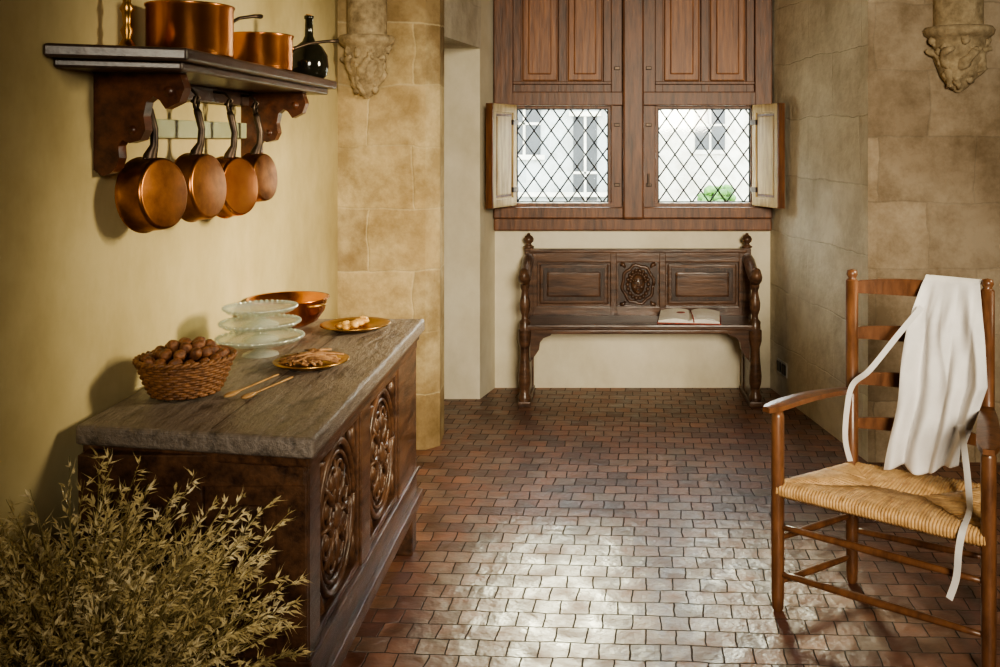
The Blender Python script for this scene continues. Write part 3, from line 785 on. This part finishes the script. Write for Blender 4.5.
ribbon([(a0.x,a0.y,.965),(a0.x-.07,a0.y+.02,.87),(a0.x-.15,a0.y+.055,.75),(BL.x-.012,BL.y-.055,.685),(BL.x-.03,BL.y-.05,.60),(BL.x-.035,BL.y-.05,.50),(BL.x-.02,BL.y-.055,.43)],.009,nf)
a1=BL.lerp(BR,.86)+nf*.11
fe=FL.lerp(FR,.90)
ribbon([(a1.x,a1.y,.62),(a1.x+.005,a1.y-.03,.50),(a1.x-.01,a1.y-.09,.432),(fe.x+.04,fe.y+.07,.425),(fe.x-.012,fe.y-.018,.41),(fe.x-.03,fe.y-.035,.36),(fe.x-.035,fe.y-.03,.28),(fe.x-.055,fe.y-.03,.22)],.0100,Vector((-.6,-.6,.5)).normalized())
ob=b.done(recalc=False)
md=ob.modifiers.new('thick','SOLIDIFY'); md.thickness=.0018; md.offset=0

# ------------------------------------------------------------ exterior
b=B('courtyard_ground'); b.box((-20,6.12,-.4),(25,45,-.3),'gravel'); b.done()
b=B('courtyard_building')
b.box((-14,16,-.3),(.4,17,4.4),'facade'); b.box((.4,19,-.3),(18,20,4.2),'facade2')
b.box((-14,15.8,4.3),(.6,17.2,4.5),'roof')
for (x0,x1,z0,z1,y) in ((-1.55,-1.0,1.25,2.3,16),(-.45,-.05,.0,1.9,16),(-3.2,-2.6,1.0,2.2,16),(1.9,2.5,1.3,2.3,19),(3.6,4.1,1.1,2.0,19)):
    b.box((x0,y-.02,z0),(x1,y+.05,z1),'dark'); b.box((x0-.07,y-.06,z1),(x1+.07,y+.02,z1+.08),'facade2'); b.box((x0-.07,y-.06,z0-.08),(x1+.07,y+.02,z0),'facade2')
    b.box(((x0+x1)/2-.02,y-.04,z0),((x0+x1)/2+.02,y,z1),'facade2')
    b.box((x0,y-.04,(z0+z1)/2-.02),(x1,y,(z0+z1)/2+.02),'facade2')
b.box((-14,15.9,.55),(.42,16,.62),'facade2')
b.done()
b=B('courtyard_shrub')
for (cx_,cy_,cz_,r_) in ((1.85,15,.50,.30),(1.6,15.1,.15,.4),(2.4,15.3,-.0,.4),(-.9,14,-.15,.45)):
    for i in range(80):
        d=Vector((random.gauss(0,1),random.gauss(0,1),random.gauss(0,1))).normalized()*r_*random.uniform(.5,1)
        b.ball((cx_+d.x,cy_+d.y,max(-.25,cz_+d.z)),(.08,.08,.06),'leaf',6,5,None,.25)
b.done()

# ------------------------------------------------------------ lights
w=bpy.data.worlds.new('World'); S.world=w; w.use_nodes=True
bg=w.node_tree.nodes['Background']; bg.inputs[0].default_value=(.92,.97,.96,1); bg.inputs[1].default_value=23
def area(name,loc,tgt,size,en,col,sy=None,spread=180):
    l=bpy.data.lights.new(name,'AREA'); l.energy=en; l.color=col; l.size=size; l.spread=math.radians(spread)
    if sy: l.shape='RECTANGLE'; l.size_y=sy
    o=bpy.data.objects.new(name,l); S.collection.objects.link(o); o.location=loc
    o.rotation_euler=(Vector(tgt)-Vector(loc)).to_track_quat('-Z','Y').to_euler(); return o
area('side_fill_light',(2.0,2.8,2.0),(-1.27,3.55,1.0),.5,21,(1,.87,.60),.7,54)  # added warm area light out of view, brightens the left wall; no window built
area('rear_fill_light',(.9,-1.8,2.2),(.25,5.4,.85),1.2,38,(1,.89,.70),1.1,50)  # added fill behind the camera, lifts bay and furniture; back wall is solid
l=bpy.data.lights.new('sun','SUN'); l.energy=3.6; l.angle=math.radians(9); l.color=(1,.91,.62)
o=bpy.data.objects.new('sun',l); S.collection.objects.link(o); o.location=(0,12,8)
o.rotation_euler=Vector((.03,-1,-.50)).to_track_quat('-Z','Y').to_euler()
try: S.view_settings.look='AgX - Medium High Contrast'
except Exception as e: print(e)
cam=bpy.data.cameras.new('camera'); co=bpy.data.objects.new('camera',cam); S.collection.objects.link(co)
co.location=(0,0,1.5); co.rotation_euler=(math.pi/2,0,0); cam.sensor_width=36; cam.lens=34.2; cam.shift_x=-.1; cam.shift_y=-.1935; cam.clip_start=.05
S.camera=co
